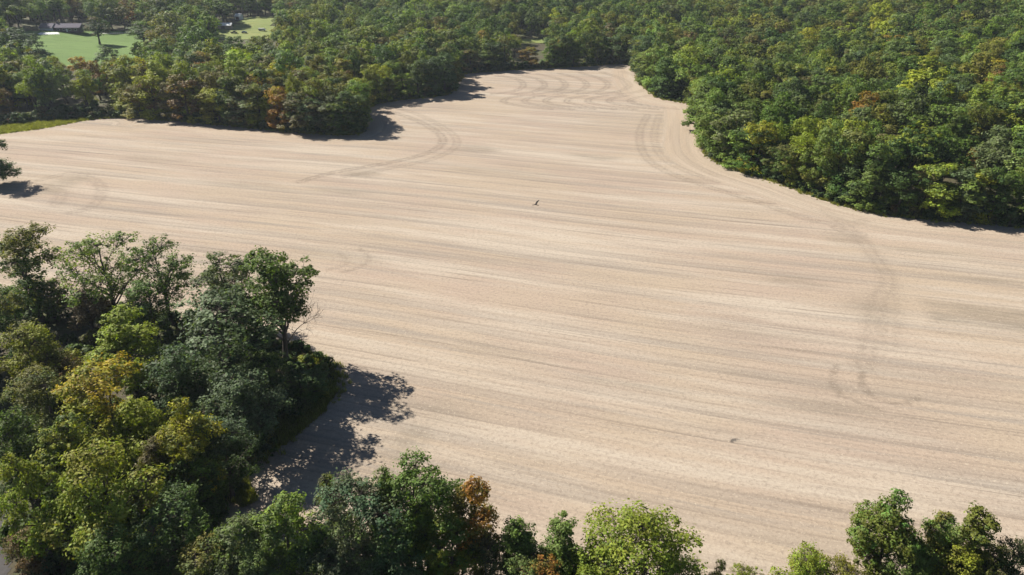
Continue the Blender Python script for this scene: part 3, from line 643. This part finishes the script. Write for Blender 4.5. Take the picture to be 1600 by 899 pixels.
FP = [make_tree(200 + i, shape=s, R=r, H=18.0, base=b, **FARK) for i, (s, r, b) in enumerate(
    [('round', 5.2, .2), ('oval', 4.6, .2), ('skirt', 5.2, .05), ('round', 5.6, .25), ('skirt', 4.8, .04), ('round', 4.8, .15), ('spread', 5.8, .3), ('round', 5.2, .22)])]
coll = proto_collection('wood_tree', [joined(p, 'wood_tree') for p in FP] + [joined(p, 'wood_tree') for p in MP])
pR = np.array([p['R'] for p in FP + MP]); idx = np.where(zc[rest] < 420, rng.integers(8, 18, len(rest)), rng.integers(0, 8, len(rest)))
eg = dF[rest] < 16; idx[eg] = np.where(zc[rest][eg] < 420, rng.choice([10, 12, 17], eg.sum()), rng.choice([2, 4], eg.sum()))
sR = Rr[rest] / pR[idx]
scatter('distant_woodland', coll, np.stack([WP[rest, 0], WP[rest, 1], WZ[rest]], 1), np.stack([0 * sR, 0 * sR, rng.uniform(0, 6.28, len(rest))], 1),
        np.stack([sR, sR, Hh[rest] / 18.0], 1), idx, tin[rest], tin2[rest], kind='stuff', label='unbroken mass of mixed green woodland behind the nearer trees', category='woodland')

# ------------------------------------------------------------------ undergrowth along the edges
def make_shrub(seed, R=1.6, H=2.4, kl=16, ls=.2):
    p = make_tree(seed, R=R, H=H, base=.02, shape='skirt', nl=6, nc=9, kl=kl, ls=ls, crs=.3, sides=3, trunk_r=.25); return joined(p, 'shrub')
shrubs = proto_collection('shrub', [make_shrub(300 + i) for i in range(5)])
V2 = np.array([at(*p)[:2] for p in [(528, 610), (498, 650), (442, 696), (415, 700), (430, 660), (465, 622), (500, 590)]])
def undergrowth():
    P = []
    Q = catmull(FAR, 8)
    for i in range(len(Q) - 1):
        a, b = Q[i], Q[i + 1]; L = math.hypot(*(b - a)); nrm = np.array([-(b - a)[1], (b - a)[0]]) / (L + 1e-9)
        for _ in range(int(L / .42) + 1):
            P.append(a + (b - a) * rng.uniform() + nrm * (rng.uniform(-.3, 8.0)))
    Qv = catmull(np.array([at(*p)[:2] for p in [(-200, 212), (0, 196.5), (60, 189.5), (135, 184.8)]]), 8)
    for i in range(len(Qv) - 1):
        for _ in range(28): P.append(Qv[i] + (Qv[i + 1] - Qv[i]) * rng.uniform() + np.array([rng.uniform(-2, 2), rng.uniform(0, 13)]))
    Qn = catmull(NEAR, 8)
    for i in range(len(Qn) - 1):
        a, b = Qn[i], Qn[i + 1]; L = math.hypot(*(b - a)); nrm = np.array([-(b - a)[1], (b - a)[0]]) / (L + 1e-9)
        for _ in range(int(L / .8) + 1): P.append(a + (b - a) * rng.uniform() + nrm * (.2 + 8 * rng.uniform() ** 1.3))
    for _ in range(900):
        p = at(rng.uniform(40, 470), rng.uniform(540, 990)); P.append(p[:2])
    for _ in range(260): P.append(np.array([rng.uniform(-30, 95), rng.uniform(60, 72)]))
    P = np.array(P); P = P[~inside(P, VERGE) & ~inside(P, V2)]; return P[~inside(P, FIELD_S) | (dist_polyline(P, FIELD_S)[0] < .9)]
UP = undergrowth(); m = len(UP); us = rng.uniform(.45, 1.25, m) * np.where(rng.uniform(0, 1, m) < .10, 1.9, 1)
uw = dict(green=30, deep=40, olive=16, light=3, grey=8, rust=1, brown=7, gold=2); ua = np.array([uw.get(k, 0) for k in names])
k1, k2 = rng.choice(len(names), m, p=ua / ua.sum()), rng.choice(len(names), m, p=ua / ua.sum())
scatter('undergrowth', shrubs, np.stack([UP[:, 0], UP[:, 1], terrain(UP[:, 0], UP[:, 1])], 1), np.stack([0 * us, 0 * us, rng.uniform(0, 6.28, m)], 1), np.stack([us, us, us * rng.uniform(.6, 1.3, m)], 1),
        rng.integers(0, 5, m), PAL[k1], PAL[k2], kind='stuff', label='tangled low brush and weeds along the field edges', category='undergrowth')

# ------------------------------------------------------------------ grass tufts on the verges
def make_tuft(seed, nb=26, h=.7, r=.45):
    q = np.random.default_rng(seed); C = np.c_[q.normal(0, r * .5, (nb, 2)), np.zeros(nb)]; d = np.c_[q.normal(0, .28, (nb, 2)), np.ones(nb)]; hh = h * q.uniform(.5, 1.2, nb)
    s = np.c_[q.normal(0, 1, (nb, 2)), np.zeros(nb)]; s = s / np.linalg.norm(s, axis=1)[:, None] * .05; tip = C + d * hh[:, None]
    V = np.stack([C - s, C + s, tip + s * .3, tip - s * .3], 1).reshape(-1, 3); F = np.arange(nb * 4).reshape(nb, 4)
    return mesh_from('tuft', V, F, M_LEAF, {'lv': ('FACE', q.uniform(0, 1, nb)), 'cv': ('FACE', np.full(nb, .5))})
tufts = proto_collection('tuft', [make_tuft(400 + i) for i in range(4)])
sheet('grass_verge', VERGE, M_VERGE, .045, 1.5)
V3 = np.array([at(*p)[:2] for p in [(345, 745), (372, 738), (402, 782), (380, 792), (352, 770)]])
def fill(poly, k):
    lo, hi = poly.min(0), poly.max(0); Q = rng.uniform(lo, hi, (k * 4, 2)); Q = Q[inside(Q, poly)]; return Q[:k]
EP = []
for i in range(len(FIELD_S) - 1):                               # thin ragged weeds where stubble meets the wood
    a, b = FIELD_S[i], FIELD_S[i + 1]; L = math.hypot(*(b - a)); nr = np.array([-(b - a)[1], (b - a)[0]]) / (L + 1e-9)
    if L < 60: EP += [a + (b - a) * rng.uniform() + nr * rng.normal(.3, 1.1) for _ in range(int(L * 4.5))]
GP = np.vstack([fill(VERGE, 2200), fill(V2, 2200), fill(V3, 500), np.array(EP)]); m = len(GP); gs = rng.uniform(.6, 1.4, m)
g1 = np.array([(.27, .28, .055)] * m) * (1 + rng.normal(0, .2, (m, 1))); g2 = np.array([(.20, .25, .055)] * m) * (1 + rng.normal(0, .2, (m, 1)))
scatter('grass', tufts, np.c_[GP, np.full(m, .03)], np.c_[0 * gs, 0 * gs, rng.uniform(0, 6.28, m)], np.c_[gs, gs, gs], rng.integers(0, 4, m), g1, g2, kind='stuff', label='rough yellow-green grass left standing at the field margin', category='grass')

# ------------------------------------------------------------------ buildings and vehicles in the clearings
def box(bm, x0, x1, y0, y1, z0, z1):
    v = [bm.verts.new(p) for p in [(x0, y0, z0), (x1, y0, z0), (x1, y1, z0), (x0, y1, z0), (x0, y0, z1), (x1, y0, z1), (x1, y1, z1), (x0, y1, z1)]]
    for f in [(3, 2, 1, 0), (4, 5, 6, 7), (0, 1, 5, 4), (1, 2, 6, 5), (2, 3, 7, 6), (3, 0, 4, 7)]: bm.faces.new([v[i] for i in f])
def boxes(name, rects, mat, parent, bevel=0.0):
    bm = bmesh.new()
    for r in rects: box(bm, *r)
    if bevel: bmesh.ops.bevel(bm, geom=bm.edges[:], offset=bevel, segments=2, affect='EDGES')
    me = bpy.data.meshes.new(name); bm.to_mesh(me); bm.free(); me.materials.append(mat); return obj(name, me, parent)
def gable(name, x0, x1, y0, y1, z0, rise, th, mat, parent):
    ym = (y0 + y1) / 2; V, F = [], []
    for s, (ya, yb, za, zb) in enumerate([(y0, ym, z0, z0 + rise), (ym, y1, z0 + rise, z0)]):
        b = len(V); V += [(x0, ya, za), (x1, ya, za), (x1, yb, zb), (x0, yb, zb), (x0, ya, za + th), (x1, ya, za + th), (x1, yb, zb + th), (x0, yb, zb + th)]
        F += [[b + i for i in f] for f in [(3, 2, 1, 0), (4, 5, 6, 7), (0, 1, 5, 4), (1, 2, 6, 5), (2, 3, 7, 6), (3, 0, 4, 7)]]
    return obj(name, mesh_from(name, V, F, mat), parent)
def gable_wall(name, x0, x1, y0, y1, h, rise, mat, parent):
    ym = (y0 + y1) / 2; V = [(x, y, z) for x in (x0, x1) for y, z in ((y0, -.6), (y1, -.6), (y1, h), (ym, h + rise), (y0, h))]
    F = [[0, 1, 2, 3, 4], [9, 8, 7, 6, 5], [0, 4, 9, 5], [1, 6, 7, 2], [4, 3, 8, 9], [3, 2, 7, 8]]
    return obj(name, mesh_from(name, V, F, mat), parent)
M_ROOF = plain('grey_shingles', (.115, .105, .125), .9, .15, 1.5); M_WHITE = plain('white_siding', (.72, .72, .72), .7, .05); M_BRICK = plain('dark_brick', (.12, .10, .10), .9, .15)
M_GLASS, _t, _b = new_mat('window_glass'); _b.inputs['Base Color'].default_value = (.02, .025, .03, 1); _b.inputs['Roughness'].default_value = .08; _b.inputs['Specular IOR Level'].default_value = .5
M_METAL = plain('pale_roof_metal', (.62, .63, .62), .45, .06); M_CONC = plain('pale_concrete', (.66, .66, .63), .9, .05)
hp = on_terrain(93, 50.5); hz = hp[2]
house = empty('house', (hp[0], hp[1] + 6, hz + .1), .04, label='long low grey-roofed house with white garage behind the green lawn', category='house')
gable_wall('garage_wall', -14.5, -5.2, -6, 4, 2.9, 2.6, M_WHITE, house)
gable_wall('house_wall', -5.15, 14.5, -4.6, 4, 2.9, 2.4, M_BRICK, house)
gable('garage_roof', -15.1, -4.9, -6.8, 4.6, 2.75, 2.95, .22, M_ROOF, house)
rf = gable('house_roof', -4.85, 15.1, -5.4, 4.7, 2.8, 2.65, .22, M_ROOF, house)
boxes('chimney', [(-4.2, -2.6, -.5, .9, 4.4, 7.2)], M_BRICK, rf)
for x in (-13.4, -9.6):
    d = boxes('garage_door', [(x, x + 3.2, -6.06, -5.95, -.1, 2.35)], plain('garage_door_paint', (.62, .63, .66), .6, .04), house)
for x in (-2.4, 1.8, 6.2, 10.4):
    wf = boxes('window', [(x, x + 1.9, -4.66, -4.55, .9, 2.3)], M_WHITE, house); boxes('pane', [(x + .12, x + 1.78, -4.7, -4.64, 1.02, 2.18)], M_GLASS, wf)
boxes('door', [(4.4, 5.4, -4.67, -4.55, 0, 2.1)], M_WHITE, house)
dv = tp([(58, 55.5), (64, 52.6), (92, 52.0), (93, 54.6)]); sheet('driveway', dv, M_CONC, .34, 1.2)
ln = tp([(158, 54.2), (200, 53.2), (200, 52.2), (158, 53.2)]); sheet('lane', ln, M_PATH, .36, 1.2)
TRK = np.array([at(*p)[:2] for p in [(-60, 790), (14, 796), (22, 850), (6, 960), (-80, 960)]]); sheet('gravel_track', TRK, plain('shaded_gravel', (.05, .046, .044), .8, .35, 1.2), .03, .6)  # gravel colour darkened to carry the shade over this corner
def shed(px, py, L, W, h, rise, mat_r, mat_w, rz, label):
    p = on_terrain(px, py); e = empty('shed', (p[0], p[1], p[2] + .1), rz, label=label, category='shed')
    gable_wall('wall', -L / 2, L / 2, -W / 2, W / 2, h, rise * .95, mat_w, e); gable('roof', -L / 2 - .4, L / 2 + .4, -W / 2 - .5, W / 2 + .5, h - .12, rise * (W + 1) / W, .16, mat_r, e)
    boxes('door', [(-1.6, 1.6, -W / 2 - .07, -W / 2 + .02, 0, h * .8)], M_BRICK, e); return e
M_TAN = plain('tan_boards', (.30, .24, .18), .8, .15)
shed(350, 45, 14, 6, 2.6, 1.6, M_METAL, M_TAN, .05, 'long low shed with pale metal roof beside the dry meadow')
shed(374, 31, 5.5, 5, 2.8, 1.8, M_METAL, M_WHITE, -.3, 'small white-roofed shed standing behind the long low shed')
def vehicle(name, px, py, body, L, rz, label, cat, cab):
    p = on_terrain(px, py); e = empty(name, (p[0], p[1], p[2] + .25), rz, label=label, category=cat); wd = .95
    prof = [(-L / 2, .45), (-L / 2, 1.0)] + cab + [(L / 2, .95), (L / 2, .45)]
    k = len(prof); V = [(x, y, z) for y in (-wd, wd) for x, z in prof]; F = [list(range(k))[::-1], list(range(k, 2 * k))] + [[i, (i + 1) % k, k + (i + 1) % k, k + i] for i in range(k)]
    obj('body', mesh_from('body', V, F, body), e)
    x0, x1 = cab[0][0] + .35, cab[-1][0] - .4
    for y in (-wd - .012, wd + .002): boxes('side_window', [(x0, x1, y, y + .01, 1.12, 1.55)], M_GLASS, e)
    for x in (-L * .31, L * .31):
        for y in (-wd, wd):
            bm = bmesh.new(); bmesh.ops.create_cone(bm, cap_ends=True, segments=14, radius1=.36, radius2=.36, depth=.24)
            bmesh.ops.rotate(bm, verts=bm.verts, cent=(0, 0, 0), matrix=__import__('mathutils').Matrix.Rotation(math.pi / 2, 3, 'X')); bmesh.ops.translate(bm, verts=bm.verts, vec=(x, y, .36))
            me = bpy.data.meshes.new('wheel'); bm.to_mesh(me); bm.free(); me.materials.append(M_GLASS); obj('wheel', me, e)
vehicle('parked_car', 366, 53, plain('dark_paint', (.02, .022, .028), .3, .05), 5.4, .1, 'dark parked vehicle in front of the sheds', 'car', [(-1.0, 1.02), (-.7, 1.72), (.9, 1.72), (1.3, 1.05)])
vehicle('parked_car', 382, 52.5, plain('blue_paint', (.10, .14, .24), .3, .05), 4.6, .15, 'bluish parked car right of the dark vehicle', 'car', [(-1.9, 1.05), (-1.4, 1.55), (.6, 1.55), (1.3, 1.0)])
vehicle('parked_van', 410, 49, plain('white_paint', (.75, .75, .75), .3, .03), 6.4, -.05, 'white parked van at the lower edge of the dry meadow', 'van', [(-3.15, 2.1), (1.9, 2.1), (2.7, 1.1)])

# ---- trees standing singly on the lawn
LAWN_TREES = [(146, 27, 44, 19, 0, 'deep', 'brown', 66, 'lone dark tree with bare stem in the middle of the lawn'),
              (168, 74, 46, 17, 8, 'deep', 'green', 0, 'dark spreading tree at the lower right corner of the lawn'),
              (25, 44, 70, 17, 3, 'deep', 'blue', 0, 'dark tree left of the lawn, farther of two'), (50, 62, 46, 14, 8, 'deep', 'deep', 0, 'dark rounded tree bordering the left of the lawn'),
              (218, 34, 56, 18, 0, 'grey', 'light', 0, 'grey-green tree at the right end of the lawn')]
for px, py, wpx, h, mi, t1, t2, yb, lab in LAWN_TREES:
    d = ray(px, py); t = 250.0
    while True:
        q = np.array([0, 0, H_CAM]) + d * t
        if q[2] - h <= tz(q[0], q[1]) or t > 1500: break
        t += 1.0
    pr = MP[mi]; plant(pr, q[0], q[1], tz(q[0], q[1]), wpx * proj(*q)[2] / FPX / 2, h, 1.3 * mi, ptint(t1, rngN, .05), ptint(t2, rngN, .05), lab, 'trees around the lawn', branches=False)

# ------------------------------------------------------------------ the bird whose shadow lies on the field
def bird():
    d = ray(837, 320); q = np.array([0, 0, H_CAM]) + d * (126 / d[1])
    e = empty('bird', tuple(q), math.radians(205), label='dark bird gliding over the field with raised wings, its shadow below', category='bird')
    m_f = plain('dark_feathers', (.018, .014, .012), .8, .2, 6); e.rotation_euler = (math.radians(-16), 0, math.radians(138)); e.scale = (1.15, 1.05, 1.05)
    xs = np.linspace(-.34, .30, 9); rs = np.array([.015, .05, .085, .10, .098, .075, .045, .032, .006]); V, F, k = [], [], 10
    for x, r in zip(xs, rs): V += [(x, r * math.cos(a), r * .9 * math.sin(a) + (.03 if x > .2 else 0)) for a in np.arange(k) * 2 * math.pi / k]
    for i in range(len(xs) - 1): F += [[i * k + j, i * k + (j + 1) % k, (i + 1) * k + (j + 1) % k, (i + 1) * k + j] for j in range(k)]
    obj('body', mesh_from('body', V, F, m_f, smooth_shade=True), e)
    for s in (-1, 1):
        st = [(0, .16, -.14, 0), (.18, .20, -.14, .07), (.38, .22, -.12, .17), (.58, .17, -.13, .27), (.76, .06, -.16, .36), (.86, -.06, -.20, .42)]
        V, F = [], []
        for y, xf, xb, z in st: V += [(xf, s * (y + .04), z + .02), (xb, s * (y + .04), z + .025), (xb, s * (y + .04), z + .013), (xf, s * (y + .04), z - .005)]
        for i in range(5): F += [[i * 4 + j, i * 4 + (j + 1) % 4, i * 4 + 4 + (j + 1) % 4, i * 4 + 4 + j] for j in range(4)]
        F += [[0, 3, 2, 1], [20, 21, 22, 23]]; obj('wing', mesh_from('wing', V, F, m_f), e)
    obj('tail', mesh_from('tail', [(-.28, -.05, 0), (-.28, .05, 0), (-.62, .12, .0), (-.62, -.12, .0), (-.28, -.05, .02), (-.28, .05, .02), (-.62, .12, .012), (-.62, -.12, .012)],
        [[3, 2, 1, 0], [4, 5, 6, 7], [0, 1, 5, 4], [1, 2, 6, 5], [2, 3, 7, 6], [3, 0, 4, 7]], m_f), e)
bird()

# ------------------------------------------------------------------ thin blue air over the whole place
HAZE_DENSITY = 0.00006
hm = bpy.data.materials.new('haze'); hm.use_nodes = True; ht = hm.node_tree; ht.nodes.remove(ht.nodes['Principled BSDF'])
pv = ht.nodes.new('ShaderNodeVolumePrincipled'); pv.inputs['Density'].default_value = HAZE_DENSITY; pv.inputs['Color'].default_value = (.80, .90, 1.0, 1); pv.inputs['Anisotropy'].default_value = .2
ht.links.new(pv.outputs[0], ht.nodes['Material Output'].inputs['Volume'])
bm = bmesh.new(); box(bm, -7500, 7500, -7500, 9500, -12, 95); hme = bpy.data.meshes.new('haze'); bm.to_mesh(hme); bm.free(); hme.materials.append(hm)
obj('haze', hme, kind='stuff')
